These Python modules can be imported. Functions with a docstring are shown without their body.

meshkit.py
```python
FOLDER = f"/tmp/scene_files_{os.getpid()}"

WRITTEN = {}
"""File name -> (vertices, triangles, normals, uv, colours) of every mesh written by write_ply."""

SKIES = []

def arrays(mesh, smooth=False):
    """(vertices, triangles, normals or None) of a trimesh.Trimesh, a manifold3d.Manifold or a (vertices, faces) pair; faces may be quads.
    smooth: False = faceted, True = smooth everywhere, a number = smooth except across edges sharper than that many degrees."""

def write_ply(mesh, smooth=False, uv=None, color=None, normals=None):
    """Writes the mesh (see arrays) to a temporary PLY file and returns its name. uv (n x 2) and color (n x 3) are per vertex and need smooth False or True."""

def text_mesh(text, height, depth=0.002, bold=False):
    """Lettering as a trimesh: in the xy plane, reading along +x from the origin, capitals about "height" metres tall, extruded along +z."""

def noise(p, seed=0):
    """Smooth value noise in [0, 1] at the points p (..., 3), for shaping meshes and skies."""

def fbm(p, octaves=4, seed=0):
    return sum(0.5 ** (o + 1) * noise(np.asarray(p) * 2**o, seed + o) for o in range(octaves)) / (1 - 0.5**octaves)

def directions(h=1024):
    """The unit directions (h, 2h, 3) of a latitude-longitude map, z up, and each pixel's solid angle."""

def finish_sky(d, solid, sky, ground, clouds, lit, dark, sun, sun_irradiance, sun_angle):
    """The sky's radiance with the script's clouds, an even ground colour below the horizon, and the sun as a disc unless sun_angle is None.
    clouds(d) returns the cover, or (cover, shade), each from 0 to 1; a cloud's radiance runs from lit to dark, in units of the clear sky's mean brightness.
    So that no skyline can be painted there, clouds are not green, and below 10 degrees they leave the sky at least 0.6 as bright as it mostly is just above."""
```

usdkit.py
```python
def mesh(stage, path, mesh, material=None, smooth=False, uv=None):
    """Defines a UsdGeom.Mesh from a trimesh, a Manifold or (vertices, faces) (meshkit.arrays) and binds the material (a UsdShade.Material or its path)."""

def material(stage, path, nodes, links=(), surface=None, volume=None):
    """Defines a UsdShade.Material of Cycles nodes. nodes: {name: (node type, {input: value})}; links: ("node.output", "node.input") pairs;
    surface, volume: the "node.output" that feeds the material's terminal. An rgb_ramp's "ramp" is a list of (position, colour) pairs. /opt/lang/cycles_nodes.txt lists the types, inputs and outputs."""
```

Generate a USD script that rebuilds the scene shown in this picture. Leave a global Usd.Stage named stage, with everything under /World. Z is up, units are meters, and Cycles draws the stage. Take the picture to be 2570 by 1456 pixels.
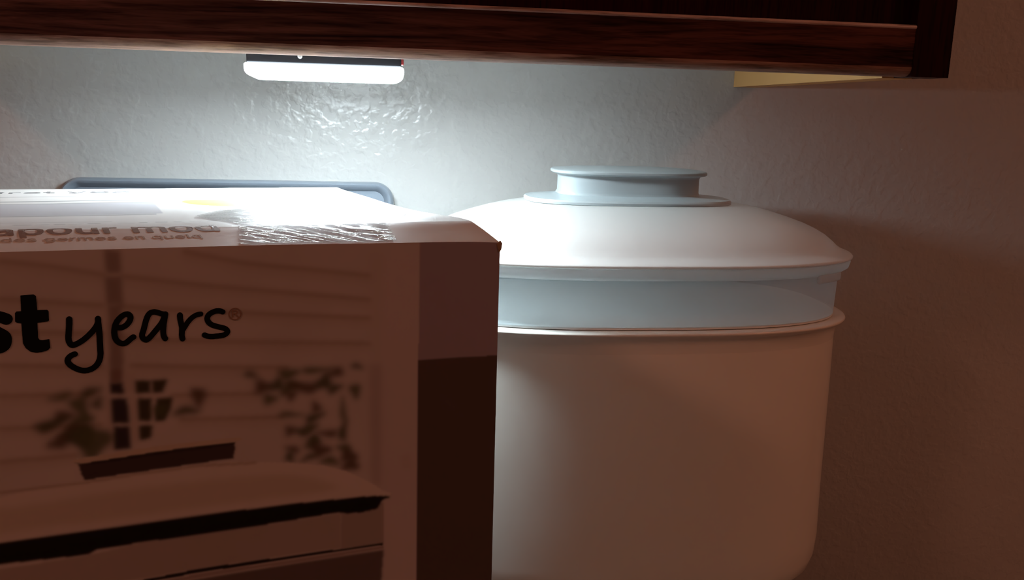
import math
import numpy as np, trimesh
import shapely.geometry as sg
import shapely
from shapely.ops import unary_union
from scipy.interpolate import PchipInterpolator
from scipy.ndimage import gaussian_filter
import manifold3d as m3
import usdkit, meshkit
from pxr import Usd, UsdGeom, UsdLux, UsdShade, Gf, Sdf, Vt

stage = Usd.Stage.CreateInMemory()
UsdGeom.SetStageUpAxis(stage, 'Z'); UsdGeom.SetStageMetersPerUnit(stage, 1.0)
UsdGeom.Xform.Define(stage, '/World'); UsdGeom.Scope.Define(stage, '/World/Looks')

# ------------------------------------------------------------------ camera, lights, exposure
EYE = 1.44                                   # the phone is held 1.44 m above the floor; the kitchen wall is 0.865 m in front of it
FOCAL_PX, YAW, PITCH, ROLL = 2214.0, 8.0, 11.44, 1.62
cam = UsdGeom.Camera.Define(stage, '/World/camera')
cam.CreateHorizontalApertureAttr(36.0); cam.CreateVerticalApertureAttr(36.0 * 1456 / 2570)
cam.CreateFocalLengthAttr(36.0 * FOCAL_PX / 2570)
cam.CreateClippingRangeAttr(Gf.Vec2f(0.01, 100))
cam.CreateExposureAttr(0.0)
_y, _p, _r = map(math.radians, (YAW, PITCH, ROLL))
_f = np.array([math.sin(_y) * math.cos(_p), math.cos(_y) * math.cos(_p), -math.sin(_p)])
_r0 = np.array([math.cos(_y), -math.sin(_y), 0]); _u0 = np.cross(_r0, _f)
_rt = math.cos(_r) * _r0 + math.sin(_r) * _u0; _up = math.cos(_r) * _u0 - math.sin(_r) * _r0
cam.AddTransformOp().Set(Gf.Matrix4d(*_rt, 0, *_up, 0, *(-_f), 0, 0, 0, EYE, 1))

LED_POWER = 230.0                             # radiance of the little cold-white lamp under the cabinet
LED_COLOR = (0.86, 1.0, 1.07)
LED_SIDE = 16.0                              # radiance of the diffuser's sides
CEIL_POWER = 30.0                             # round warm ceiling lamp, to the left behind the phone
CEIL_COLOR = (1.0, 0.41, 0.25)
FAR_POWER = 21.0                              # second warm ceiling lamp, far behind the phone

# ------------------------------------------------------------------ helpers
LOOKS = '/World/Looks/'
def mat(name, nodes, links=(), surface='p.BSDF'):
    return usdkit.material(stage, LOOKS + name, nodes, list(links), surface=surface)
def plain(name, color, rough=0.5, **kw):
    return mat(name, {'p': ('principled_bsdf', {'base_color': color, 'roughness': rough, **kw})})
taken = {}
def numbered(parent, name):
    k = taken.get((parent, name), 0); taken[(parent, name)] = k + 1
    return name if k == 0 else f'{name}_{k:03d}'
def thing(name, label, category, loc=(0, 0, 0), group=None):
    x = UsdGeom.Xform.Define(stage, '/World/' + numbered('/World', name))
    x.AddTranslateOp().Set(Gf.Vec3d(*map(float, loc)))
    p = x.GetPrim(); p.SetCustomDataByKey('label', label); p.SetCustomDataByKey('category', category)
    if group: p.SetCustomDataByKey('group', group)
    return p
def part(parent, name, mesh, m, smooth=False, label=None):
    """One mesh under its thing (or part). Vertices are given in world metres and moved into the parent's frame."""
    pp = str(parent.GetPath()); path = pp + '/' + numbered(pp, name)
    v, f, n = meshkit.arrays(mesh, smooth)
    top = parent
    while str(top.GetPath().GetParentPath()) != '/World': top = top.GetParent()
    off = UsdGeom.Xformable(top).GetLocalTransformation().ExtractTranslation() if top.IsA(UsdGeom.Xform) else Gf.Vec3d(0)
    v = v - np.array(off)
    g = UsdGeom.Mesh.Define(stage, path)
    g.CreatePointsAttr(Vt.Vec3fArray.FromNumpy(v.astype(np.float32)))
    g.CreateFaceVertexCountsAttr(Vt.IntArray.FromNumpy(np.full(len(f), 3, np.int32)))
    g.CreateFaceVertexIndicesAttr(Vt.IntArray.FromNumpy(f.astype(np.int32).ravel()))
    g.CreateSubdivisionSchemeAttr('none')
    if n is not None:
        g.CreateNormalsAttr(Vt.Vec3fArray.FromNumpy(n.astype(np.float32))); g.SetNormalsInterpolation('vertex')
    UsdShade.MaterialBindingAPI.Apply(g.GetPrim()).Bind(m)
    if label: g.GetPrim().SetCustomDataByKey('label', label)
    return g.GetPrim()
def struct(name, mesh, m, label=None):
    g = usdkit.mesh(stage, '/World/' + name, mesh, m).GetPrim()
    g.SetCustomDataByKey('kind', 'structure'); g.SetCustomDataByKey('label', label or name.replace('_', ' '))
    g.SetCustomDataByKey('category', name.split('_')[0])
    return g
def colours(prim, rgb):
    UsdGeom.PrimvarsAPI(prim).CreatePrimvar('ink', Sdf.ValueTypeNames.Color3fArray, 'vertex').Set(Vt.Vec3fArray.FromNumpy(np.asarray(rgb, np.float32)))
def box(x0, x1, y0, y1, z0, z1):
    b = trimesh.creation.box([x1 - x0, y1 - y0, z1 - z0]); b.apply_translation([(x0 + x1) / 2, (y0 + y1) / 2, (z0 + z1) / 2]); return b
def rbox(x0, x1, y0, y1, z0, z1, r, seg=24):
    s = m3.Manifold.sphere(r, seg)
    return m3.Manifold.batch_hull([s.translate([x, y, z]) for x in (x0 + r, x1 - r) for y in (y0 + r, y1 - r) for z in (z0 + r, z1 - r)])
def joined(*ms): return trimesh.util.concatenate(ms)
def oval(cx, cy, a, b, n, k=160):
    t = np.linspace(0, 2 * np.pi, k, endpoint=False)
    # even spacing along a superellipse
    tt = np.linspace(0, 2 * np.pi, 4000)
    px = a * np.sign(np.cos(tt)) * np.abs(np.cos(tt)) ** (2 / n); py = b * np.sign(np.sin(tt)) * np.abs(np.sin(tt)) ** (2 / n)
    L = np.concatenate([[0], np.cumsum(np.hypot(np.diff(px), np.diff(py)))])
    q = np.linspace(0, L[-1], k, endpoint=False)
    return np.stack([cx + np.interp(q, L, px), cy + np.interp(q, L, py)], 1)
def loft(rings, cap0=True, cap1=True, k=160):
    """rings: (cx, cy, half width, half depth, exponent, z). A skin through superellipse rings."""
    V, F = [], []
    for (cx, cy, a, b, n, z) in rings:
        p = oval(cx, cy, a, b, n, k); V.append(np.column_stack([p, np.full(k, z)]))
    for i in range(len(rings) - 1):
        for j in range(k):
            j2 = (j + 1) % k
            F += [(i * k + j, i * k + j2, (i + 1) * k + j2), (i * k + j, (i + 1) * k + j2, (i + 1) * k + j)]
    V = np.vstack(V)
    def cap(i, flip):
        nonlocal V
        c = len(V); V = np.vstack([V, V[i * k:(i + 1) * k].mean(0)])
        for j in range(k):
            a, b = i * k + j, i * k + (j + 1) % k
            F.append((b, a, c) if not flip else (a, b, c))
    if cap0: cap(0, False)
    if cap1: cap(len(rings) - 1, True)
    return trimesh.Trimesh(V, np.array(F), process=False)
def tube(pts, r, seg=12):
    p = np.asarray(pts, float); t = np.gradient(p, axis=0); t /= np.linalg.norm(t, axis=1, keepdims=True)
    V, F = [], []
    up = np.array([0, 0, 1.0])
    for i in range(len(p)):
        a = np.cross(t[i], up); a = a / max(np.linalg.norm(a), 1e-6) if np.linalg.norm(a) > 1e-3 else np.array([1.0, 0, 0]); b = np.cross(a, t[i])
        for j in range(seg):
            w = 2 * np.pi * j / seg; V.append(p[i] + r * (math.cos(w) * a + math.sin(w) * b))
    for i in range(len(p) - 1):
        for j in range(seg):
            j2 = (j + 1) % seg
            F += [(i * seg + j, i * seg + j2, (i + 1) * seg + j2), (i * seg + j, (i + 1) * seg + j2, (i + 1) * seg + j)]
    return trimesh.Trimesh(np.array(V), np.array(F), process=False)
def smooth_path(pts, n=60):
    p = np.asarray(pts, float); d = np.concatenate([[0], np.cumsum(np.linalg.norm(np.diff(p, axis=0), axis=1))])
    from scipy.interpolate import CubicSpline
    return CubicSpline(d, p)(np.linspace(0, d[-1], n))

# ------------------------------------------------------------------ materials
def bumpy(name, color, rough, scale, dist, detail=3, spec=0.5, ramp=None, coat=0.0):
    nodes = {'tc': ('texture_coordinate', {}), 'n': ('noise_texture', {'scale': scale, 'detail': detail, 'roughness': 0.5}),
             'b': ('bump', {'strength': 1.0, 'distance': dist}), 'p': ('principled_bsdf', {'base_color': color, 'roughness': rough, 'specular_ior_level': spec, 'coat_weight': coat})}
    links = [('tc.object', 'n.vector'), ('n.fac', 'b.height'), ('b.normal', 'p.normal')]
    if ramp:
        nodes['r'] = ('rgb_ramp', {'ramp': ramp}); links = [('tc.object', 'n.vector'), ('n.fac', 'r.fac'), ('r.color', 'b.height'), ('b.normal', 'p.normal')]
    return mat(name, nodes, links)
# satin paint over a knocked-down orange-peel plaster: flat-topped splats plus a fine pebble
M_wall = mat('wall_paint', {
    'g': ('geometry', {}),
    'n': ('noise_texture', {'scale': 130, 'detail': 2, 'roughness': 0.4, 'distortion': 0.2}),
    'r': ('rgb_ramp', {'ramp': [(0, (0, 0, 0)), (0.42, (0.1, 0.1, 0.1)), (0.66, (0.9, 0.9, 0.9)), (1, (1, 1, 1))]}),
    'n2': ('noise_texture', {'scale': 22, 'detail': 2, 'roughness': 0.5}),
    'm': ('math', {'math_type': 'multiply_add', 'value2': 2.2}),
    'b': ('bump', {'strength': 1.0, 'distance': 0.00033}),
    'p': ('principled_bsdf', {'base_color': (0.515, 0.51, 0.495), 'roughness': 0.25, 'specular_ior_level': 0.55})},
    [('g.position', 'n.vector'), ('g.position', 'n2.vector'), ('n.fac', 'r.fac'), ('n2.fac', 'm.value1'), ('r.color', 'm.value3'), ('m.value', 'b.height'), ('b.normal', 'p.normal')])
M_room = plain('room_paint', (0.62, 0.52, 0.42), 0.7)
M_ceiling = plain('ceiling_paint', (0.75, 0.70, 0.62), 0.8)
M_floor = bumpy('floor_vinyl', (0.22, 0.14, 0.09), 0.4, 20, 0.0005)
M_counter = mat('counter_laminate', {'tc': ('texture_coordinate', {}), 'n': ('noise_texture', {'scale': 260, 'detail': 3}), 'r': ('rgb_ramp', {'ramp': [(0.35, (0.10, 0.06, 0.045)), (0.6, (0.20, 0.13, 0.09))]}),
    'p': ('principled_bsdf', {'roughness': 0.35})}, [('tc.object', 'n.vector'), ('n.fac', 'r.fac'), ('r.color', 'p.base_color')])
def wood(name, dark, mid, rough=0.38, coat=0.0, stretch=(1.6, 26, 26)):
    return mat(name, {
        'tc': ('texture_coordinate', {}), 'mp': ('mapping', {'scale': stretch}),
        'n': ('noise_texture', {'scale': 3.2, 'detail': 6, 'roughness': 0.62, 'distortion': 1.1}),
        'mp2': ('mapping', {'scale': (stretch[0] * 9, stretch[1] * 9, stretch[2] * 9)}),
        'n2': ('noise_texture', {'scale': 2.0, 'detail': 4, 'roughness': 0.6}),
        'r': ('rgb_ramp', {'ramp': [(0.30, dark), (0.52, mid), (0.70, tuple(1.25 * c for c in mid))]}),
        'r2': ('rgb_ramp', {'ramp': [(0.36, (0.35, 0.33, 0.31)), (0.52, (1, 1, 1))]}),
        'mx': ('mix_color', {'blend_type': 'multiply', 'fac': 0.8}),
        'b': ('bump', {'strength': 0.6, 'distance': 0.0004}),
        'p': ('principled_bsdf', {'roughness': rough, 'specular_ior_level': 0.10 if coat == 0 else 0.5, 'coat_weight': coat, 'coat_roughness': 0.2})},
        [('tc.object', 'mp.vector'), ('mp.vector', 'n.vector'), ('tc.object', 'mp2.vector'), ('mp2.vector', 'n2.vector'), ('n.fac', 'r.fac'), ('n2.fac', 'r2.fac'),
         ('r.color', 'mx.a'), ('r2.color', 'mx.b'), ('mx.result', 'p.base_color'), ('n2.fac', 'b.height'), ('b.normal', 'p.normal')])
M_wood = wood('dark_stained_oak', (0.014, 0.0045, 0.0036), (0.105, 0.037, 0.027))
M_panel = wood('red_stained_panel', (0.010, 0.001, 0.001), (0.022, 0.0025, 0.002), stretch=(26, 26, 1.6))
M_worn = wood('worn_oak_edge', (0.12, 0.06, 0.045), (0.36, 0.22, 0.17), rough=0.5, coat=0.0)
M_raw = bumpy('raw_plywood', (0.80, 0.46, 0.17), 0.6, 60, 0.0003)
M_black = plain('black_plastic', (0.012, 0.012, 0.015), 0.35)
M_whiteplastic = mat('white_plastic', {'p': ('principled_bsdf', {'base_color': (0.88, 0.87, 0.85), 'roughness': 0.28, 'coat_weight': 0.15}),
    't': ('translucent_bsdf', {'color': (0.82, 0.82, 0.80)}), 'm': ('mix_closure', {'fac': 0.36})}, [('p.BSDF', 'm.closure1'), ('t.BSDF', 'm.closure2')], 'm.closure')
M_body = plain('white_body_plastic', (0.88, 0.87, 0.80), 0.24, coat_weight=0.2)
M_greyplastic = plain('grey_plastic', (0.46, 0.52, 0.54), 0.3)
M_basegrey = plain('dark_grey_plastic', (0.05, 0.05, 0.05), 0.4)
M_floorplastic = plain('pale_tray_plastic', (0.88, 0.93, 0.93), 0.35)
M_clear = mat('clear_milky_plastic', {'t': ('transparent_bsdf', {'color': (0.86, 0.92, 0.95)}), 'p': ('principled_bsdf', {'base_color': (0.80, 0.88, 0.92), 'roughness': 0.25}),
    'l': ('translucent_bsdf', {'color': (0.80, 0.88, 0.92)}), 'a': ('mix_closure', {'fac': 0.5}), 'm': ('mix_closure', {'fac': 0.42})},
    [('p.BSDF', 'a.closure1'), ('l.BSDF', 'a.closure2'), ('t.BSDF', 'm.closure1'), ('a.closure', 'm.closure2')], 'm.closure')
M_milky = mat('milky_rim_plastic', {'p': ('principled_bsdf', {'base_color': (0.82, 0.87, 0.88), 'roughness': 0.3}), 'l': ('translucent_bsdf', {'color': (0.85, 0.90, 0.92)}), 'm': ('mix_closure', {'fac': 0.6})},
    [('p.BSDF', 'm.closure1'), ('l.BSDF', 'm.closure2')], 'm.closure')
M_tray = plain('grey_tray_enamel', (0.24, 0.28, 0.33), 0.28)
M_print = mat('printed_card', {'a': ('attribute', {'attribute': 'ink'}), 'p': ('principled_bsdf', {'roughness': 0.38, 'specular_ior_level': 0.35})}, [('a.color', 'p.base_color')])
M_ink = plain('black_ink', (0.004, 0.004, 0.004), 0.5, specular_ior_level=0.15)
M_inkbrown = plain('brown_ink', (0.29, 0.18, 0.135), 0.5)
M_inktan = plain('tan_ink', (0.48, 0.38, 0.31), 0.5)
M_inkgrey = plain('grey_ink', (0.30, 0.30, 0.31), 0.5)
M_inkpale = plain('pale_grey_ink', (0.50, 0.50, 0.52), 0.5)
M_yellow = plain('yellow_ink', (0.80, 0.78, 0.08), 0.45)
M_card = plain('bare_card', (0.30, 0.20, 0.13), 0.8)
M_tape = mat('packing_tape', {
    'g': ('geometry', {}), 'mp': ('mapping', {'rotation': (0, 0, 0.5), 'scale': (160, 900, 400)}), 'n': ('noise_texture', {'scale': 1.0, 'detail': 3, 'roughness': 0.6}),
    'b': ('bump', {'strength': 1.0, 'distance': 0.0006}),
    't': ('transparent_bsdf', {'color': (0.97, 0.97, 0.97)}), 'd': ('diffuse_bsdf', {'color': (0.85, 0.86, 0.88)}), 'h': ('mix_closure', {'fac': 0.05}),
    'p': ('glossy_bsdf', {'color': (1.0, 1.0, 1.0), 'roughness': 0.11}), 'f': ('layer_weight', {'blend': 0.3}), 'k': ('math', {'math_type': 'multiply', 'value2': 0.55}),
    'm': ('mix_closure', {})},
    [('g.position', 'mp.vector'), ('mp.vector', 'n.vector'), ('n.fac', 'b.height'), ('b.normal', 'p.normal'), ('f.fresnel', 'k.value1'), ('k.value', 'm.fac'), ('t.BSDF', 'h.closure1'), ('d.BSDF', 'h.closure2'), ('h.closure', 'm.closure1'), ('p.BSDF', 'm.closure2')], 'm.closure')
M_led = mat('led_diffuser', {'e': ('emission', {'color': LED_COLOR, 'strength': LED_SIDE})}, surface='e.emission')
M_lens = mat('led_lens', {'e': ('emission', {'color': LED_COLOR, 'strength': LED_POWER})}, surface='e.emission')
M_ceil_lamp = mat('warm_lamp_glass', {'e': ('emission', {'color': CEIL_COLOR, 'strength': CEIL_POWER})}, surface='e.emission')
M_far_lamp = mat('warm_lamp_glass_far', {'e': ('emission', {'color': CEIL_COLOR, 'strength': FAR_POWER})}, surface='e.emission')
M_metal = plain('brushed_metal', (0.5, 0.48, 0.45), 0.35, metallic=1.0)

# ------------------------------------------------------------------ the room
XL, XR, YB, YF, ZC = -2.3, 2.4, 0.865, -2.6, 2.5
struct('wall_back', box(XL, XR, YB, YB + 0.1, 0, ZC), M_wall, 'textured cream kitchen wall behind the counter')
struct('wall_left', box(XL - 0.1, XL, YF, YB + 0.1, 0, ZC), M_room)
struct('wall_right', box(XR, XR + 0.1, YF, YB + 0.1, 0, ZC), M_room)
struct('wall_front', box(XL - 0.1, XR + 0.1, YF - 0.1, YF, 0, ZC), M_room)
struct('floor', box(XL - 0.1, XR + 0.1, YF - 0.1, YB + 0.1, -0.1, 0), M_floor)
struct('ceiling', box(XL - 0.1, XR + 0.1, YF - 0.1, YB + 0.1, ZC, ZC + 0.1), M_ceiling)

def ceiling_lamp(x, y, r, glass, label):
    t = thing('ceiling_lamp', label, 'lamp', (x, y, ZC))
    part(t, 'mounting_ring', loft([(x, y, r * 1.08, r * 1.08, 2, ZC - 0.025), (x, y, r * 1.08, r * 1.08, 2, ZC)], k=64), M_metal, 40)
    part(t, 'glass_shade', loft([(x, y, r * 0.25, r * 0.25, 2, ZC - 0.10), (x, y, r * 0.75, r * 0.75, 2, ZC - 0.08), (x, y, r, r, 2, ZC - 0.025)], k=64), glass, 60, 'glowing warm glass shade')
ceiling_lamp(-1.42, -0.60, 0.16, M_ceil_lamp, 'round warm ceiling lamp on the left of the kitchen')
ceiling_lamp(1.5, -0.35, 0.16, M_far_lamp, 'round warm ceiling lamp on the right of the kitchen')

# ------------------------------------------------------------------ counter
CZ = EYE - 0.53
t = thing('base_cabinet', 'dark base cabinet carrying the kitchen counter', 'cabinet', (0, 0.58, 0))
part(t, 'body', box(-1.2, 1.2, 0.30, YB - 0.004, 0.10, CZ - 0.038), M_wood)
part(t, 'toe_kick', box(-1.2, 1.2, 0.37, YB - 0.004, 0.0, 0.10), M_basegrey)
for i in range(4):
    x0 = -1.19 + i * 0.597
    d = part(t, 'door', rbox(x0, x0 + 0.587, 0.28, 0.30, 0.13, CZ - 0.06, 0.004, 12), M_wood, 40)
    part(d, 'knob', trimesh.creation.icosphere(3, 0.014, ).apply_translation([x0 + (0.53 if i % 2 == 0 else 0.06), 0.262, CZ - 0.13]), M_metal, True)
g = usdkit.mesh(stage, '/World/countertop', rbox(-1.22, 1.22, 0.24, YB - 0.002, CZ - 0.038, CZ, 0.008, 16), M_counter, 40).GetPrim()
g.SetCustomDataByKey('label', 'brown speckled laminate worktop under the box'); g.SetCustomDataByKey('category', 'countertop')

# ------------------------------------------------------------------ wall cabinet
DF = 0.55                                     # front of its door
DZ0, DZ1 = EYE + 0.0295, EYE + 0.76
CX0, CX1 = -0.380, 0.3612
FR = 0.0305                                   # frame width of the door
t = thing('wall_cabinet', 'dark stained oak wall cabinet above the box and the sterilizer', 'cabinet', (0, 0.7, DZ0))
def profile_bar(x0, x1, pts):                 # pts (y, z) outline extruded along x
    p = sg.Polygon(pts); e = trimesh.creation.extrude_polygon(p, x1 - x0, engine='earcut')
    v = e.vertices.copy(); e.vertices = np.column_stack([v[:, 2] + x0, v[:, 0], v[:, 1]]); e.fix_normals(); return e
R = 0.0075; RZ = 0.0058
arc = lambda cy, cz, r, a0, a1, n=10: [(cy + r * math.cos(math.radians(a)), cz + r * math.sin(math.radians(a))) for a in np.linspace(a0, a1, n)]
T = 0.020
door = part(t, 'door', profile_bar(CX0, CX1, [(DF, DZ0 + FR), (DF, DZ0 + RZ), (DF + T, DZ0 + RZ), (DF + T, DZ0 + FR)]), M_wood, 30)
# worn, rounded-over lower edge of the same rail
part(door, 'bottom_edge', profile_bar(CX0, CX1 - 0.0005, [(DF + T, DZ0 + RZ)] + [(y, DZ0 + RZ + (z - DZ0 - R) * RZ / R) for y, z in [(DF, DZ0 + R)] + arc(DF + R, DZ0 + R, R, 180, 270) + arc(DF + T - R, DZ0 + R, R, 270, 360)]), M_worn, 50, 'worn pale lower edge')
for x0, x1 in ((CX0, CX0 + 0.026), (CX1 - 0.026, CX1)):
    part(door, 'stile', box(x0, x1, DF - 0.0004, DF + T + 0.0002, DZ0 - 0.0002, DZ1), M_panel)
part(door, 'top_rail', box(CX0 + 0.026, CX1 - 0.026, DF, DF + T, DZ1 - 0.05, DZ1), M_wood)
bead = [(DF + 0.007 - 0.0068 * math.cos(a), DZ0 + FR + 0.0022 * math.sin(a)) for a in np.linspace(0, math.pi / 2, 8)] + [(DF + 0.012, DZ0 + FR + 0.0022), (DF + 0.012, DZ0 + FR - 0.0005), (DF + 0.0005, DZ0 + FR - 0.0005)]
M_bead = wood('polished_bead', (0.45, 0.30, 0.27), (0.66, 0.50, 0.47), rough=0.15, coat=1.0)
hb = [(DF + 0.0015 - 0.0022 * math.cos(a) , DZ0 + FR + 0.0003 + 0.0016 * math.sin(a)) for a in np.linspace(-math.pi / 2, math.pi / 2, 12)]
part(door, 'bead', profile_bar(CX0 + 0.026, CX1 - 0.026, hb + [(DF + 0.010, DZ0 + FR + 0.0019), (DF + 0.010, DZ0 + FR - 0.0013)]), M_bead, 50, 'polished inner bead catching the light')
part(door, 'panel', box(CX0 + 0.02, CX1 - 0.02, DF + 0.009, DF + 0.015, DZ0 + FR - 0.002, DZ1 - 0.045), M_panel, label='recessed reddish panel')
FZ = EYE + 0.0500                              # underside of the cabinet floor
part(t, 'face_frame', box(CX0, CX1, DF + T + 0.001, DF + 0.041, FZ - 0.006, DZ1 + 0.004), M_wood)
for x0, x1 in ((CX0, CX0 + 0.0225), (CX1 - 0.0225, CX1)):
    part(t, 'side_panel', box(x0, x1, DF + 0.041, YB - 0.0003, DZ0 + 0.0005, DZ1 + 0.004), M_raw, label='side panel, raw wood on its inner face')
part(t, 'bottom_panel', box(CX0 + 0.0225, CX1 - 0.0225, DF + 0.041, YB - 0.0003, FZ, FZ + 0.012), plain('pale_melamine', (0.75, 0.74, 0.70), 0.5), label='pale underside')
part(t, 'top_panel', box(CX0, CX1, DF + 0.041, YB - 0.0003, DZ1 + 0.004, DZ1 + 0.02), M_wood)
# outer skins of the end panels are stained
for x0, x1 in ((CX0 - 0.002, CX0), (CX1, CX1 + 0.0012)):
    part(t, 'end_skin', box(x0, x1, DF + T + 0.001, YB - 0.0003, DZ0 + 0.0005, DZ1 + 0.02), M_wood)

# ------------------------------------------------------------------ lamp under the cabinet
LY0, LY1 = 0.650, 0.680                        # front and back of the light bar
t = thing('cabinet_light', 'small black and white light bar glowing under the wall cabinet', 'lamp', (-0.0458, 0.665, FZ))
part(t, 'housing', rbox(-0.0995, 0.0075, LY0 + 0.0015, LY1 - 0.0015, EYE + 0.0284, FZ, 0.0012, 12), M_black, 40, 'black plastic housing')
def bar(x0, x1, z0, z1, y0, y1, rx=0.009, rz=0.0065):
    """A bar whose lower end corners are rounded (seen from the front), with softened long edges."""
    w = np.linspace(0, math.pi / 2, 8)
    o = [(x0 + 0.0012, z1), (x0, z1 - 0.001)] + [(x0 + rx - rx * math.cos(a), z0 + rz - rz * math.sin(a)) for a in w] + [(x1 - rx + rx * math.sin(a), z0 + rz - rz * math.cos(a)) for a in w] + [(x1, z1 - 0.001), (x1 - 0.0012, z1)]
    e = trimesh.creation.extrude_polygon(sg.Polygon(o), y1 - y0, engine='earcut'); v = e.vertices
    e.vertices = np.column_stack([v[:, 0], v[:, 2] + y0, v[:, 1]]); e.fix_normals(); return e
slope = lambda y: 0.0012 * (LY1 - y) / (LY1 - LY0)      # the lower face tips a little towards the room
db = bar(-0.1010, 0.0093, EYE + 0.0176, EYE + 0.0284, LY0, LY1); v = db.vertices.copy()
v[:, 2] += slope(v[:, 1]) * np.clip((EYE + 0.0270 - v[:, 2]) / 0.0094, 0, 1); db.vertices = v
dif = part(t, 'diffuser', db, M_led, 40, 'glowing white diffuser')
lens = bar(-0.1012, 0.0095, EYE + 0.01735, EYE + 0.0272, LY0 + 0.0020, LY1 - 0.0020); v = lens.vertices.copy()   # clear cover wrapped round the underside and both ends
v[:, 2] += slope(v[:, 1]) * np.clip((EYE + 0.0270 - v[:, 2]) / 0.0096, 0, 1); lens.vertices = v
part(dif, 'lens', lens, M_lens, label='bright lower face and ends')
part(t, 'motion_sensor', trimesh.creation.icosphere(2, 0.0017).apply_translation([-0.0628, LY0 + 0.0012, EYE + 0.0337]), M_whiteplastic, True, 'tiny white sensor dome')
part(t, 'switch', rbox(0.0070, 0.0093, LY0 + 0.004, LY0 + 0.014, EYE + 0.0302, EYE + 0.0346, 0.0008, 12), plain('red_plastic', (0.25, 0.02, 0.02), 0.4), 40, 'small red switch')

# ------------------------------------------------------------------ grey tray leaning on the wall
def tray():
    w, h, th, r = 0.3035, 0.461, 0.012, 0.018
    def rr(inset, rad): return sg.box(inset + rad, inset + rad, w - inset - rad, h - inset - rad).buffer(rad, quad_segs=10)
    outer = m3.CrossSection([np.array(rr(0, r).exterior.coords)[:-1][::1]]).extrude(th)
    if outer.volume() < 0: pass
    levels = [(0, 0.0, r), (0.35, 0.0, r), (0.8, 0.001, r - 0.001), (1.0, 0.003, r - 0.003), (0.9, 0.006, r - 0.006), (0.35, 0.009, r - 0.008), (0.28, 0.013, r - 0.010)]
    V, F, k = [], [], None
    for z, ins, rad in levels:
        c = np.array(rr(ins, max(rad, 0.003)).exterior.coords)[:-1]
        V.append(np.column_stack([c, np.full(len(c), z * th)])); k = len(c)
    for i in range(len(levels) - 1):
        for j in range(k):
            j2 = (j + 1) % k
            F += [(i * k + j, i * k + j2, (i + 1) * k + j2), (i * k + j, (i + 1) * k + j2, (i + 1) * k + j)]
    V = np.vstack(V)
    for ring, flip in ((0, True), (len(levels) - 1, False)):
        c = len(V); V = np.vstack([V, V[ring * k:(ring + 1) * k].mean(0)])
        for j in range(k):
            a, b = ring * k + j, ring * k + (j + 1) % k
            F.append((b, a, c) if flip else (a, b, c))
    return V, np.array(F), w, h
V, F, tw, th_ = tray()
lean = math.asin(0.035 / th_)
y0 = YB - 0.0003 - 0.035                       # foot stands off the wall, top edge rests on it
P = np.column_stack([V[:, 0] - 0.3005, y0 + V[:, 1] * math.sin(lean) - V[:, 2] * math.cos(lean), CZ + V[:, 1] * math.cos(lean) + V[:, 2] * math.sin(lean)])
g = usdkit.mesh(stage, '/World/baking_tray', trimesh.Trimesh(P, F, process=False), M_tray, 50).GetPrim()
g.SetCustomDataByKey('label', 'grey tray with rounded corners leaning on the wall behind the box'); g.SetCustomDataByKey('category', 'tray')

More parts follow.
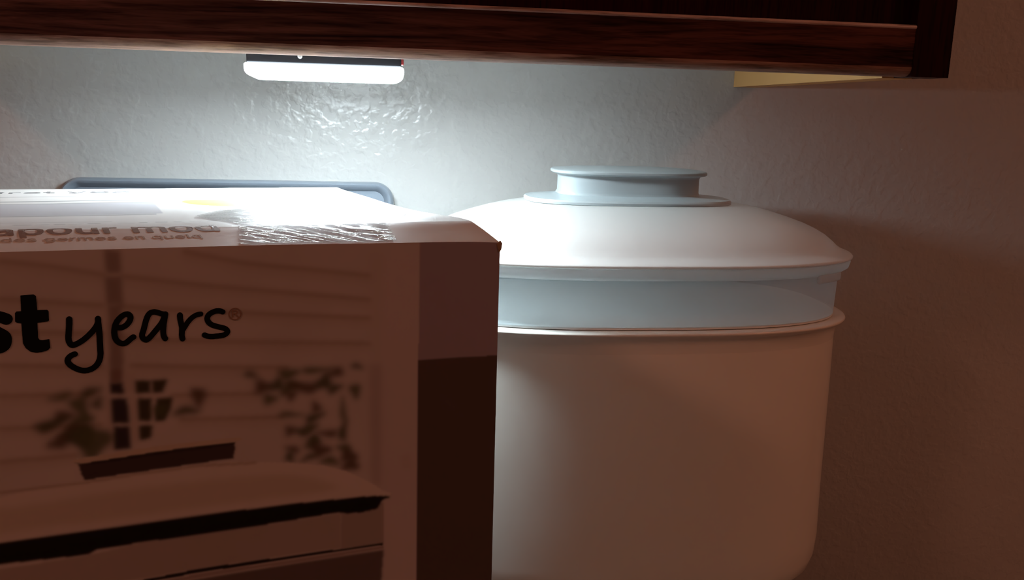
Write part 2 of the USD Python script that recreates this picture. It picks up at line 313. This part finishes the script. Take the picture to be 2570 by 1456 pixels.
# ------------------------------------------------------------------ steam sterilizer
SK = 1.06
SX, SY = 0.195 * SK, 0.705 * SK
def ring(a, b, z, n=2.75, w=1.05): return (SX, SY, a * SK * w, b * SK, n, max(EYE + z * SK, CZ))
t = thing('steam_sterilizer', 'white oval steam sterilizer with domed lid standing right of the box', 'sterilizer', (SX, SY, CZ))
part(t, 'base', loft([ring(.146, .082, -.53), ring(.150, .086, -.494), ring(.150, .086, -.40), ring(.147, .083, -.384)]), M_basegrey, 35, 'dark grey heating base')
part(t, 'body', loft([ring(.135, .071, -.384), ring(.1500, .0860, -.3835), ring(.1570, .0930, -.380), ring(.1625, .0985, -.373), ring(.1655, .1015, -.362), ring(.1665, .1025, -.345),
                      ring(.1655, .1015, -.30), ring(.1645, .1005, -.20), ring(.1640, .1000, -.172)], cap1=False), M_body, 50)
part(t, 'body_rim', loft([ring(.1640, .1000, -.172), ring(.1645, .1005, -.1655), ring(.1665, .1025, -.1605), ring(.1692, .1052, -.1582), ring(.1706, .1066, -.1569), ring(.1709, .1069, -.1558), ring(.1702, .1062, -.1548), ring(.1660, .1020, -.1544), ring(.1630, .0990, -.1546)], cap0=False), M_body, 60, 'flared white rim of the body')
part(t, 'steam_tray', loft([ring(.1618, .0978, -.1540), ring(.1618, .0978, -.1522), ring(.158, .094, -.1517)]), M_floorplastic, 40, 'pale tray seen through the clear band')
part(t, 'clear_band', loft([ring(.1620, .0980, -.1528), ring(.1630, .0990, -.1150)], cap0=False, cap1=False), M_clear, True, 'clear plastic band below the lid')
cr = part(t, 'band_rim', loft([ring(.1615, .0975, -.1165), ring(.1660, .1020, -.1168), ring(.1695, .1055, -.1140), ring(.1705, .1065, -.1100), ring(.1700, .1060, -.1078), ring(.160, .096, -.1076)], cap0=False, cap1=False), M_milky, 50, 'milky rim under the lid')
lp = [m3.Manifold.sphere(0.0022, 16).translate([SX + x, SY - .1135 * (1 - (x / .1855) ** 2.75) ** (1 / 2.75) + 0.0035, EYE + z]) for x in (.136, .142, .148, .154, .160) for z in (-.1235, -.1275)]
latch = m3.Manifold.batch_hull(lp)
part(cr, 'latch', latch, M_milky, 40)
dome = [(.1700, .1060, -.1076), (.1718, .1078, -.1068), (.1722, .1082, -.1057), (.1714, .1074, -.1047), (.1685, .1042, -.1036), (.1652, .1006, -.1020), (.1622, .0974, -.0998), (.1585, .0937, -.0960), (.1532, .0892, -.0915), (.1455, .0834, -.0870),
        (.1380, .0782, -.0836), (.1265, .0710, -.0795), (.1135, .0632, -.0754), (.1000, .0555, -.0720), (.0870, .0478, -.0696), (.0650, .036, -.0682), (.035, .019, -.0677)]
lid = part(t, 'lid', loft([ring(a, b, z, 2.75 - 0.4 * i / len(dome)) for i, (a, b, z) in enumerate(dome)], cap0=False), M_whiteplastic, 60, 'glossy white domed lid')
hz = lambda a, b, z, n=3.2: (SX - 0.003, *ring(a, b, z, n, 0.97)[1:])
handle = joined(loft([hz(.0855, .0435, -.0698, 2.8), hz(.0872, .0452, -.0690, 2.8), hz(.0874, .0454, -.0672, 2.8), hz(.0862, .0442, -.0658, 2.8), hz(.0640, .0320, -.0640, 3.2), hz(.0605, .0300, -.0632), hz(.0592, .0292, -.0610),
                      hz(.0590, .0290, -.0500), hz(.0600, .0297, -.0478), hz(.0640, .0330, -.0471), hz(.0650, .0340, -.0462), hz(.0650, .0340, -.0446), hz(.0640, .0332, -.0437), hz(.0500, .0250, -.0425), hz(.0250, .0125, -.0416)]))
part(lid, 'handle', handle, M_greyplastic, 40, 'grey plastic grip on top of the lid')
cord = smooth_path([(SX + .13, SY + .060, CZ + .06), (SX + .19, SY + .070, CZ + .07), (SX + .229, SY + .072, CZ + .090), (SX + .238, SY + .072, CZ + .1045), (SX + .230, SY + .076, CZ + .120), (SX + .20, SY + .083, CZ + .118), (SX + .17, SY + .090, CZ + .07), (SX + .15, SY + .095, CZ + .022), (SX + .10, SY + .10, CZ + .010), (SX + .0, SY + .10, CZ + .010)])
part(t, 'power_cord', tube(cord, 0.0045), M_basegrey, True, 'dark power cord looped behind the body')

# ------------------------------------------------------------------ the sterilizer's cardboard box
BA, BB = math.radians(15), math.radians(19)     # the box stands askew and is a little racked
E_ = np.array([math.cos(BA), math.sin(BA)]); S_ = np.array([-math.sin(BB), math.cos(BB)]); C_ = np.array([.0525, .42]); N_ = np.array([math.sin(BA), -math.cos(BA)])
BW, BD = .37, .2876
_zf = PchipInterpolator([-.40, -.211, -.168, -.115, -.054, -.020, 0.0], [-.0594, -.0596, -.0598, -.0600, -.0609, -.0614, -.0624])
_zt = PchipInterpolator([0, .011, .022, .0255, .034, .066, .09, .143, .2876], [-.0600, -.0576, -.0552, -.0546, -.0546, -.0562, -.0570, -.0586, -.0608])
_ur = PchipInterpolator([0, .012, .025, .066, .09, .143, .21, .2876], [0, -.0020, -.0046, -.0056, -.0080, -.0062, -.003, 0])
def top_z(u, t):
    w = np.clip(1 - t / .022, 0, 1)
    z = _zt(t) + w * (_zf(u) + .0600)
    warp = .0005 * (meshkit.noise(np.stack([u * 30 + 7, t * 26 + 3, 0 * u], -1), 5) - .5) * np.clip(t / .03, 0, 1) * np.clip((BD - t) / .02, 0, 1)
    return z + warp
def top_pt(u, t, h=0.0):
    u = np.asarray(u, float); t = np.asarray(t, float)
    ue = u + _ur(t) * (1 + u / BW)
    xy = C_ + ue[..., None] * E_ + t[..., None] * S_
    return np.concatenate([xy, (EYE + top_z(u, t) + h)[..., None]], -1)
def front_pt(u, z, h=0.0):                       # u, z in metres, z measured from eye height
    u = np.asarray(u, float); z = np.asarray(z, float)
    xy = C_ + u[..., None] * E_ + h * N_
    return np.concatenate([xy, (EYE + z)[..., None]], -1)
def grid_mesh(P):
    n, m = P.shape[:2]; i = np.arange(n * m).reshape(n, m)
    q = np.stack([i[:-1, :-1], i[1:, :-1], i[1:, 1:], i[:-1, 1:]], -1).reshape(-1, 4)
    return trimesh.Trimesh(P.reshape(-1, 3), np.vstack([q[:, [0, 1, 2]], q[:, [0, 2, 3]]]), process=False)
# outlines of the printed picture and lettering, millimetres on the front panel (from its right edge; below eye height)
PRINT={
't':[(-205.4,-77.4),(-201,-77.2),(-200.3,-77.8),(-200.2,-80.7),(-200.2,-83.7),(-196.6,-83.8),(-196.2,-84.4),(-196.3,-88),(-196.7,-88.3),(-200.5,-88.6),(-200.7,-95.1),(-200.2,-96),(-199.2,-96.3),(-196.7,-96),(-196.6,-99.4),(-197.4,-100.3),(-199.6,-100.9),(-201.5,-101),(-203.5,-100.5),(-205.1,-98.9),(-205.9,-96.9),(-205.9,-92.6),(-205.9,-88.5),(-207.4,-88.2),(-208,-87.7),(-207.8,-84.3),(-207.3,-83.8),(-205.6,-83.8)],
's_top':[(-211.2,-86.5),(-212.4,-85.9),(-214,-85.3),(-215.8,-85.3),(-217.2,-86.4),(-217.8,-87.9),(-217.2,-89.6),(-215.8,-90.9),(-213.8,-92.3),(-212.3,-93.7),(-212.2,-95.6),(-212.8,-97.2),(-214.5,-98.1),(-216.8,-98),(-218.5,-97)],
'y1':[(-188.8,-88),(-189,-91),(-189.5,-94.8),(-189.5,-97.3),(-188.5,-99),(-186.9,-98.7),(-184.4,-97.3),(-181.6,-94.9),(-179.5,-92.5),(-178.4,-90.6),(-178.2,-88.5)],
'y2':[(-178.2,-88.5),(-178.1,-92.3),(-178,-96),(-178.1,-100.2),(-178.2,-104.4),(-179.1,-107.2),(-181,-109.3),(-183.5,-110.2),(-185.7,-110),(-188.3,-108.6),(-190.1,-106.8),(-190.5,-105.4),(-189.7,-103.9),(-187.7,-102.9)],
'e':[(-172,-92.1),(-169.7,-92.9),(-167.7,-92),(-166.3,-90.3),(-165.9,-88.4),(-166.8,-87.3),(-168.4,-87.6),(-170.1,-88.9),(-171.4,-90.7),(-172.2,-93.1),(-172.4,-95.4),(-171.9,-97.9),(-170.5,-99.5),(-168.8,-99.8),(-167,-98.7),(-165.2,-97.3)],
'a':[(-152.3,-88.2),(-154.5,-87.7),(-156.5,-87),(-158.2,-87.4),(-159.4,-89.1),(-160.4,-91.9),(-161.2,-94.8),(-161.7,-97.7),(-160.3,-98.9),(-159,-98.1),(-156.6,-95.4),(-154.3,-92.6),(-152.9,-90),(-152.3,-88.2),(-152.9,-91.5),(-153.4,-94.9),(-153.4,-97.3),(-152.8,-98.9)],
'r1':[(-146.5,-89),(-146.3,-91.9),(-145.9,-94.9),(-146.1,-97.3),(-145.9,-99.5)],
'r2':[(-145.8,-95.9),(-144.3,-93.5),(-142.7,-91.4),(-140.6,-89.7),(-138.1,-89.1)],
's2':[(-129.1,-88.7),(-131.2,-88.1),(-133.5,-88.7),(-135.2,-90.1),(-135.5,-91.9),(-134.6,-93.5),(-132.1,-94.9),(-129.6,-95.7),(-127.8,-96.7),(-127.4,-97.7),(-128.5,-98.9),(-131.1,-99.3),(-134.8,-99.3),(-136.9,-98.5)],
'reg_c':[(-124,-90)],
'reg_r':[(-123.9,-87.4)],
'reg_R1':[(-125,-91.3),(-124.9,-88.5),(-123.4,-88.6),(-122.8,-89.2),(-123.4,-89.9),(-124.9,-89.8)],
'reg_R2':[(-123.9,-90),(-122.7,-91.5)],
'siding':[[(-211.6,-63.1),(-195.1,-65.8),(-175,-70.3)],[(-167.7,-71.3),(-135.8,-76.8),(-64.4,-87)],[(-143.5,-61.8),(-118.6,-67.8),(-64.3,-75.7)],[(-212.8,-78.4),(-176.2,-83)],[(-169.8,-83.8),(-159,-85.3),(-74.1,-94.8),(-64.4,-95.8)],[(-213.8,-91.6),(-176.9,-95.1)],[(-170.5,-96.8),(-153.3,-99.6),(-110.8,-103.7),(-64.5,-107.9)],[(-214.8,-105.5),(-177.8,-109.3)],[(-166.6,-109.6),(-145.7,-112.1),(-102.2,-116.3)],[(-215.8,-118.3),(-182.2,-120.5)],[(-151.1,-124.5),(-115.9,-127.2)],[(-216.9,-132),(-179.8,-134.6)],[(-148,-135.9),(-105,-139.5)],[(-217.9,-146.2),(-189.9,-146.9)]],
'mull':[[(-174.4,-60.1),(-168.2,-60.3),(-168.1,-69.9),(-174.1,-69.7)],[(-174.8,-71),(-168.2,-71.3),(-168.2,-83.3),(-174.6,-82.9)],[(-174.3,-82.9),(-169,-83.2),(-169.8,-116.8),(-175.3,-116.3)]],
'panes':[[(-174.7,-117),(-171,-117.3),(-170.7,-121.2),(-174.8,-120.8)],[(-174.6,-123.9),(-169.7,-124.4),(-169.2,-134.3),(-174.9,-134)],[(-174.5,-136.4),(-169.4,-137),(-169.2,-145.8),(-174.8,-145.7)],[(-165.1,-117.1),(-160.1,-117.4),(-160.3,-121.9),(-164.8,-121.6)],[(-158.4,-117.5),(-153.5,-117.5),(-155.4,-122.2),(-158.2,-122.1)],[(-164.3,-125),(-160.1,-125.4),(-160.6,-134.5),(-164.4,-134)],[(-157,-125.6),(-151.7,-125.9),(-152.6,-129.8),(-155,-134.7),(-158.1,-134.8)],[(-164.4,-137.2),(-160.4,-137.5),(-161,-142),(-164.3,-142.8)],[(-173.9,-111.7),(-171.4,-111.9),(-171.8,-116.1),(-174.2,-115.9)]],
'light_bars':[[(-167.8,-122.7),(-164.9,-123),(-165.6,-144.2),(-168.4,-144.3)],[(-177.4,-121.7),(-175,-122),(-175.3,-145.8),(-178.3,-146.2)],[(-170.8,-112.4),(-164.7,-112.9),(-165.5,-122.2),(-170.2,-120.9)]],
'leaves':[(-183.2,-120,3.8,1.7),(-187.2,-126.1,2.5,4.6),(-193.7,-129.2,3.3,2.1),(-198.7,-132.4,5.4,2.1),(-187.6,-132.2,4.6,2.1),(-190.5,-136.1,4.6,2.1),(-188.1,-139.1,5,3.8),(-183.2,-141.6,5.4,5.8),(-196.4,-140.4,3.3,2.5),(-180.5,-124.9,1.7,2.5),(-194.1,-120.8,3.8,1.3),(-140.6,-125.9,2.5,3.8),(-145.9,-132.1,4.6,1.7),(-156.2,-130.6,2.5,2.5),(-113,-124.3,3.5,2.7),(-106.5,-124,2.7,2.7),(-101.2,-125.9,4,2.2),(-94.5,-126.1,6.2,2.2),(-85.5,-124.7,3.1,3.1),(-88.9,-118.6,6.6,1.3),(-80.3,-120.7,3.5,1.8),(-70.3,-118.5,2.7,1.1),(-110.3,-130.3,2.7,2.2),(-100.8,-129.5,2.2,2.2),(-80.9,-128.3,3.1,1.8),(-71.3,-130.2,2.2,3.1),(-89.6,-136.4,1.8,2.7),(-90.5,-141.3,4,1.8),(-101.4,-138.7,4.9,1.1),(-101.6,-146.4,2.2,2.2),(-95.7,-147.5,3.1,2),(-91.9,-146.1,2.7,1.8),(-84.2,-149.8,4,1.6),(-90.7,-152.2,2.7,2.2),(-92,-154.3,2.7,1.8),(-87.8,-157.6,4,2.7),(-93.4,-160.6,3.5,1.3),(-83.5,-163.7,4,1.8),(-100.5,-155.5,3.1,1.3),(-101.9,-159,1.8,2.7),(-76.8,-158.1,3.1,1.8),(-73.8,-166.9,3.5,2.7),(-77.2,-149.7,1.8,4.4),(-77.1,-139.2,1.1,5.3),(-74.7,-162.1,3.5,2.7),(-118.1,-118.2,2.7,1.3),(-101.8,-119.2,4,2.2)],
'post':[(-64.6,-118.1),(-57.9,-118.7),(-57.8,-179.2),(-64,-178.3)],
'dot':[(-49.4,-165.4),(-44.5,-165.1),(-43.5,-173),(-48.7,-172.3)],
'band':[(-63.7,-66.1),(-57.8,-66.3),(-57.9,-184.1),(-63.2,-183.3)],
'pale':[(-57.8,-64.5),(-41,-65.1),(-40.7,-233.2),(-45,-540),(-86,-540),(-59.4,-229.6)],
'column':[(-40.5,-59.4),(9.4,-59),(12,-540),(-42,-540)],
'column_dark':[(-40.7,-118),(11.3,-119.1),(12,-540),(-42,-540)],
'lid':[(-307.4,-184),(-268.8,-176.9),(-233.8,-166.3),(-219.1,-161.5),(-210.2,-160.2),(-190.6,-158.7),(-165.3,-157.5),(-127.6,-158.1),(-101,-162.2),(-87.1,-165.3),(-75.7,-169.9),(-65,-176.6),(-58.1,-182.3),(-54.1,-184.2),(-54.6,-186.5),(-77.8,-182.9),(-124,-181.4),(-174.6,-180.5),(-220.6,-181),(-307.4,-184.4)],
'lid_shade':[(-233.7,-165.4),(-215.1,-166.6),(-165.7,-164.9),(-127.9,-165.6),(-105.7,-167.2),(-91.9,-170.7),(-78.7,-177.2),(-87.3,-178.9),(-123.9,-177.9),(-174.4,-177.7),(-220.3,-177.4),(-234.7,-177.7)],
'lid_seam':[(-218.9,-159.3),(-190.6,-159.6),(-165.4,-158.4),(-140.5,-158.2),(-117.2,-160)],
'band_black':[(-307.4,-184.5),(-220.6,-181.2),(-182.6,-181.5),(-141.5,-181.5),(-96.8,-182.6),(-63.1,-184.1),(-54.3,-185.7),(-55.1,-186.9),(-58.1,-187),(-60.6,-191.3),(-68.1,-192.3),(-75.9,-191.7),(-79.8,-190.4),(-124.3,-191.3),(-167,-190.8),(-184.8,-191),(-188,-192.8),(-221.4,-191.1),(-308.6,-194.9)],
'clear':[(-308.7,-195),(-188,-192.8),(-167,-190.8),(-124.3,-191.3),(-78.8,-190.9),(-79,-208.8),(-142.5,-207.5),(-176.1,-208),(-310,-206.3)],
'clear_end':[(-78.8,-190.9),(-68.1,-192.6),(-57.6,-188.1),(-57.6,-210.5),(-79,-209.4)],
'foot_dark':[(-176.2,-208.9),(-142.5,-207.5),(-58.1,-209.8),(-58.1,-211.2),(-142.6,-209.7),(-163,-210),(-163.4,-218.4),(-176.5,-215.7)],
'foot_line':[(-159.7,-210.7),(-142.6,-210),(-57.6,-211.3),(-57.6,-213.2),(-142.7,-212),(-155.6,-212.5)],
'foot':[(-155.6,-212.8),(-142.7,-212.3),(-57.6,-213.5),(-82,-540),(-330,-540),(-310.2,-208)],
'grip_top':[(-192.1,-149.6),(-188.7,-148.5),(-173.3,-147.6),(-157.4,-146.7),(-141,-146.7),(-124.1,-146.9),(-123,-148),(-125.6,-148.8),(-141.1,-148.8),(-157.5,-149.1),(-173.5,-149.9),(-188.1,-150.7)],
'grip_lip':[(-191.8,-149.6),(-188.1,-150.3),(-173.4,-149.6),(-157.5,-148.7),(-141.1,-148.4),(-125.6,-148.5),(-126,-150.1),(-141.2,-150.4),(-157.6,-150.7),(-173.5,-151.4),(-187.1,-151.7)],
'grip':[(-189.5,-150.7),(-173.5,-149.9),(-157.5,-149.3),(-141.1,-149),(-126.3,-148.7),(-125.9,-152.4),(-126.9,-156.5),(-141.5,-157),(-157.9,-157.5),(-173.9,-157.9),(-187.5,-158.5),(-188.7,-155.4)]}

t = thing('cardboard_box', 'printed cardboard box with black and white lettering standing left of the sterilizer', 'box', (*C_, CZ))
inset = .0008
def corner(u, v): return C_ + u * E_ + v * S_
foot = [corner(-BW + inset, inset * 2), corner(-inset, inset * 2), corner(-inset, BD - inset), corner(-BW + inset, BD - inset)]
core = trimesh.creation.extrude_polygon(sg.Polygon(foot).buffer(0), .53 - .0700, engine='earcut'); core.apply_translation([0, 0, CZ])
body = part(t, 'inner_card', core, M_card)
# --- front panel, with the printed photograph as flat ink
uu = np.concatenate([np.linspace(-BW, -.246, 64)[:-1], np.linspace(-.246, 0, 600)])
vv = np.concatenate([np.linspace(0, .205, 500), np.linspace(.205, 1, 90)[1:]])
U, K = np.meshgrid(uu, vv, indexing='ij')
ztop = _zf(U); Zg = np.where(K <= .205, ztop - K, ztop - .205 - (K - .205) / .795 * (ztop - .205 + .53))
um, zm = U * 1000, Zg * 1000
CELL = 0.41                                    # millimetres between the grid's points
def mask(poly, blur=0.0):
    q = np.array(poly, float); 
    p = sg.Polygon(q).buffer(0); m = shapely.contains_xy(p, um.ravel(), zm.ravel()).reshape(um.shape).astype(float)
    return gaussian_filter(m, max(blur, .34) / CELL)
def stroke(pts, w, blur=0.0):
    p = sg.LineString(pts).buffer(w / 2); m = shapely.contains_xy(p, um.ravel(), zm.ravel()).reshape(um.shape).astype(float)
    return gaussian_filter(m, max(blur, .34) / CELL)
def lay(img, m, c, a=1.0): return img * (1 - a * m[..., None]) + a * m[..., None] * np.array(c)
nz = meshkit.fbm(np.stack([um / 26, zm / 26, 0 * um], -1), 3, 11)[..., None]
img = np.ones(um.shape + (3,)) * np.array((.59, .55, .57)) * (.93 + .14 * nz)
tone = np.clip((um + 245) / 245, 0, 1)[..., None]
img = img * (1 - .10 * tone)
for l in PRINT['siding']: img = lay(img, stroke(l, 2.0, 0.9), (.30, .22, .17), .60)
# soft board shadows printed under each line
for l in PRINT['siding']: img = lay(img, stroke([(a, b - 2.2) for a, b in l], 3.2, 1.6), (.40, .33, .27), .30)
img = lay(img, mask(PRINT['band'], 2.0), (.50, .44, .42), .35)
for q in PRINT['mull']: img = lay(img, mask(q, 1.0), (.24, .18, .17), .85)
for q in PRINT['light_bars']: img = lay(img, mask(q, 1.2), (.50, .44, .44), .8)
for i, q in enumerate(PRINT['panes']): img = lay(img, mask(np.array(sg.Polygon(q).buffer(0).buffer(.8).exterior.coords), .8), (.04, .028, .038) if i < 3 else (.06, .05, .03) if i < 8 else (.22, .14, .13), 1.0 if i < 8 else .8)
rng = np.random.default_rng(4)
for i, (cx, cy, rx, ry) in enumerate(PRINT['leaves']):
    a = np.linspace(0, 2 * np.pi, 24, endpoint=False); th = rng.uniform(-.5, .5); w = 1 + .22 * np.sin(3 * a + rng.uniform(0, 6))
    x = rx * 1.25 * w * np.cos(a); y = ry * 1.25 * w * np.sin(a)
    c = [(.06, .065, .03), (.09, .10, .05), (.10, .06, .04)][i % 3]
    img = lay(img, mask(np.column_stack([cx + x * math.cos(th) - y * math.sin(th), cy + x * math.sin(th) + y * math.cos(th)]), 1.35), c, .92)
img = lay(img, mask(PRINT['post'], 1.4), (.38, .32, .34), .55)
img = lay(img, mask(PRINT['dot'], 1.0), (.36, .27, .23), .7)
img = lay(img, mask(PRINT['pale'], 1.2), (.56, .50, .53), .75)
# the pictured sterilizer
img = lay(img, mask(PRINT['clear'], .5), (.30, .24, .21), .62)
img = lay(img, mask(PRINT['clear_end'], .5), (.34, .29, .28), .9)
img = lay(img, mask(PRINT['foot'], .6), (.115, .085, .085), .96)
img = lay(img, mask(PRINT['foot_dark'], .4), (.010, .008, .010))
img = lay(img, mask(PRINT['foot_line'], .4), (.34, .28, .28))
img = lay(img, mask(PRINT['lid'], .4), (.65, .60, .60))
img = lay(img, mask(PRINT['lid_shade'], 1.5), (.52, .46, .40), .75)
img = lay(img, stroke(PRINT['lid_seam'], 1.2, .5), (.36, .29, .25), .7)
img = lay(img, mask(PRINT['band_black'], .5), (.006, .005, .006))
img = lay(img, mask(PRINT['grip'], .4), (.060, .040, .045))
gg = np.clip((PRINT['grip'][0][1] - zm) / 12 - .0, 0, 1)
img = lay(img, mask(PRINT['grip_lip'], .3), (.025, .018, .02), .8)
img = lay(img, mask(PRINT['grip_top'], .3), (.56, .48, .42))
img = lay(img, mask(PRINT['column']), (.335, .29, .36))
img = lay(img, mask(PRINT['column_dark']), (.100, .072, .066))
fp = front_pt(U, Zg)
front = part(t, 'front_panel', grid_mesh(fp), M_print, label='front with a printed photograph')
colours(front, np.clip(img, 0, 1).reshape(-1, 3))
# --- lettering on the front: thin raised ink
def ink(parent, name, poly, m, h=.00018, label=None):
    """poly in millimetres on the front panel."""
    ms = []
    for g in getattr(poly, 'geoms', [poly]):
        e = trimesh.creation.extrude_polygon(g, 1.0, engine='earcut'); v = e.vertices
        e.vertices = front_pt(v[:, 0] / 1000, v[:, 1] / 1000) + np.outer((v[:, 2] * h + .00003), [N_[0], N_[1], 0]); ms.append(e)
    return part(parent, name, joined(*ms), m, label=label)
def brush(pts, w, closed=False):
    q = smooth_path([(a, b, 0) for a, b in pts], 90)[:, :2]
    return sg.LineString(q).buffer(w / 2, quad_segs=6).simplify(.05)
LW = 2.35
word = front
for nm, poly in (('letter', brush([(-228.5, -88), (-228.5, -92), (-228, -99)], 4.6).union(brush([(-228, -93), (-225.5, -89), (-222.8, -88.2)], 3.8))), ('letter', brush([(-236, -88.8), (-235.8, -93), (-235.5, -99.5)], 4.6).union(sg.Point(-236.3, -83.3).buffer(2.5))),
                 ('letter', brush([(-244, -100.5), (-244.5, -91), (-244, -84.5), (-239.5, -82)], 4.6).union(sg.box(-249, -91, -239.5, -87.7))), ('letter', brush(PRINT['s_top'], 4.6)), ('letter', sg.Polygon(PRINT['t']).buffer(.25).buffer(-.1)),
                 ('letter', unary_union([brush(PRINT['y1'], LW), brush(PRINT['y2'], LW)])), ('letter', brush(PRINT['e'], LW)), ('letter', brush(PRINT['a'], LW)),
                 ('letter', unary_union([brush(PRINT['r1'], LW), brush(PRINT['r2'], LW * .92)])), ('letter', brush(PRINT['s2'], LW))):
    ink(front, nm, poly, M_ink)
cx, cy = PRINT['reg_c'][0]; rr = abs(PRINT['reg_r'][0][1] - cy)
reg = unary_union([sg.Point(cx, cy).buffer(rr + .15).difference(sg.Point(cx, cy).buffer(rr - .35)), sg.LineString(PRINT['reg_R1']).buffer(.28), sg.LineString(PRINT['reg_R2']).buffer(.28)])
ink(front, 'registered_mark', reg, M_inkbrown)
# --- top flap: steep front strip, crease, bulging panel
ut = np.concatenate([np.linspace(-BW, -.246, 8)[:-1], np.linspace(-.246, 0, 270)])
tt = np.concatenate([np.linspace(0, .032, 40), np.linspace(.032, BD, 210)[1:]])
U2, T2 = np.meshgrid(ut, tt, indexing='ij')
CELL = 1.0; um, zm = U2 * 1000, T2 * 1000                   # the mask helpers now paint on the top
img = np.ones(um.shape + (3,)) * np.array((.86, .855, .84))
q = lambda u0, u1, t0, t1: [(u0, t0), (u1, t0), (u1, t1), (u0, t1)]
img = lay(img, mask(q(-250, -137, 103, 178)), (.56, .56, .60), .85)
img = lay(img, mask(q(-250, -140, 97, 102)), (.40, .40, .42), .8)
img = lay(img, mask(q(-250, -165, 62, 65)), (.5, .5, .5), .5)
img = lay(img, mask(q(-250, -136, 191, 198)), (.40, .41, .42), .85)
img = lay(img, mask(q(-250, -137, 176, 180)), (.46, .47, .48), .85)
img = lay(img, mask(q(-250, -180, 225, 229)), (.50, .50, .50), .7)
for x0, x1, y in ((-206, -199, 46.5), (-197, -192, 47), (-190, -185, 47.5), (-184, -178, 48), (-176, -171, 48.5), (-163, -156, 49.5), (-154, -150, 50), (-147, -141, 51), (-139, -135, 52), (-131, -126, 53), (-123, -118, 53.5)):
    img = lay(img, mask(q(x0, x1, y, y + 2.0)), (.30, .30, .30), .8)
a = np.linspace(0, 2 * np.pi, 48, endpoint=False)
img = lay(img, mask(np.column_stack([-97 + 24 * np.cos(a), 168 + 27 * np.sin(a) - 10 * np.cos(a)])), (.80, .78, .10), .95)
img = lay(img, mask(np.column_stack([-79 + 15 * np.cos(a), 128 + 16 * np.sin(a)])), (.80, .79, .25), .75)
img = lay(img, mask(np.column_stack([-103 + 7 * np.cos(a), 160 + 4 * np.sin(3 * a)])), (.55, .52, .10), .5)
top = part(t, 'top_flap', grid_mesh(top_pt(U2, T2)), M_print, True, 'white printed top flap')
colours(top, np.clip(img, 0, 1).reshape(-1, 3))
def top_text(text, u_right, t_base, height, m, width=None, bold=True, name='lettering', label=None):
    e = meshkit.text_mesh(text, height, 1.0, bold=bold); v = e.vertices.copy()
    e = trimesh.Trimesh(v, e.faces).subdivide_to_size(.0035, max_iter=8) if False else e
    w = v[:, 0].max() - v[:, 0].min(); s = (width / w) if width else 1
    vs, fs = trimesh.remesh.subdivide_to_size(np.column_stack([v[:, :2], v[:, 2] * 1e-5]), e.faces, .004, max_iter=12)
    x = (vs[:, 0] - v[:, 0].max()) * s + u_right
    P = top_pt(x, np.clip(vs[:, 1] + t_base, .0005, BD - .0005), 0) ; P[:, 2] += .00005 + np.where(vs[:, 2] > 5e-6, .00008, 0)
    return part(top, name, trimesh.Trimesh(P, fs, process=False), m, label=label)
top_text('vapour mod', -.1235, .0192, .0125, M_inkbrown, width=.101)
top_text('des germes en quelq', -.1335, .0110, .0046, M_inktan, width=.077, bold=False)
top_text('the first years', -.126, .254, .0135, M_inkgrey, width=.150, bold=False)
# --- the other panels
tb = np.linspace(0, BD, 40)
edge = top_pt(np.zeros(40), tb)
side = np.stack([edge, np.column_stack([C_ + tb[:, None] * S_, np.full(40, EYE - .14)]), np.column_stack([C_ + tb[:, None] * S_, np.full(40, CZ)])], 1)
part(t, 'side_panel', grid_mesh(side[::-1]), plain('box_side_print', (.52, .50, .50), .4))
edgeL = top_pt(np.full(40, -BW), tb)
sideL = np.stack([edgeL, np.column_stack([C_ - BW * E_ + tb[:, None] * S_, np.full(40, CZ)])], 1)
part(t, 'side_panel', grid_mesh(sideL), UsdShade.Material.Get(stage, LOOKS + 'box_side_print'))
ub = np.linspace(-BW, 0, 60); eb = top_pt(ub, np.full(60, BD))
part(t, 'back_panel', grid_mesh(np.stack([eb, np.column_stack([eb[:, :2], np.full(60, CZ)])], 1)), UsdShade.Material.Get(stage, LOOKS + 'box_side_print'))
# --- crinkled clear tape over the crease
poly = sg.Polygon([(-120, .6), (-52, .6), (-45, 26), (-34, 37), (-8, 89), (-30, 130), (-72, 148), (-104, 112), (-124, 77), (-112, 29)]).buffer(1.2)
gu, gt = np.meshgrid(np.arange(-.127, -.005, .0008), np.concatenate([np.arange(.0005, .036, .0006), np.arange(.036, .15, .0010)]), indexing='ij')
ins = shapely.contains_xy(poly, gu.ravel() * 1000, gt.ravel() * 1000).reshape(gu.shape)
ru, rt = gu * math.cos(.6) - gt * math.sin(.6), gu * math.sin(.6) + gt * math.cos(.6)
cr_ = .00110 * meshkit.fbm(np.stack([ru * 110, rt * 620, 0 * ru], -1), 3, 21)
TP = top_pt(gu, gt, .0001); TP[..., 2] += cr_
gm = grid_mesh(TP); keep = ins.ravel()[gm.faces].all(1); gm.update_faces(keep); gm.remove_unreferenced_vertices()
part(t, 'tape', gm, M_tape, True, 'crinkled clear packing tape')
frayed = m3.Manifold.batch_hull([m3.Manifold.sphere(.0003, 8).translate([*(C_ + a * E_ + b * N_), EYE + z]) for a, b, z in ((.0002, -.0004, -.0618), (.0008, .0001, -.0628), (.0004, .0003, -.0655), (-.0004, .0002, -.0668), (-.0015, .0001, -.0632))])
part(t, 'frayed_corner', frayed, M_card, label='frayed torn corner')
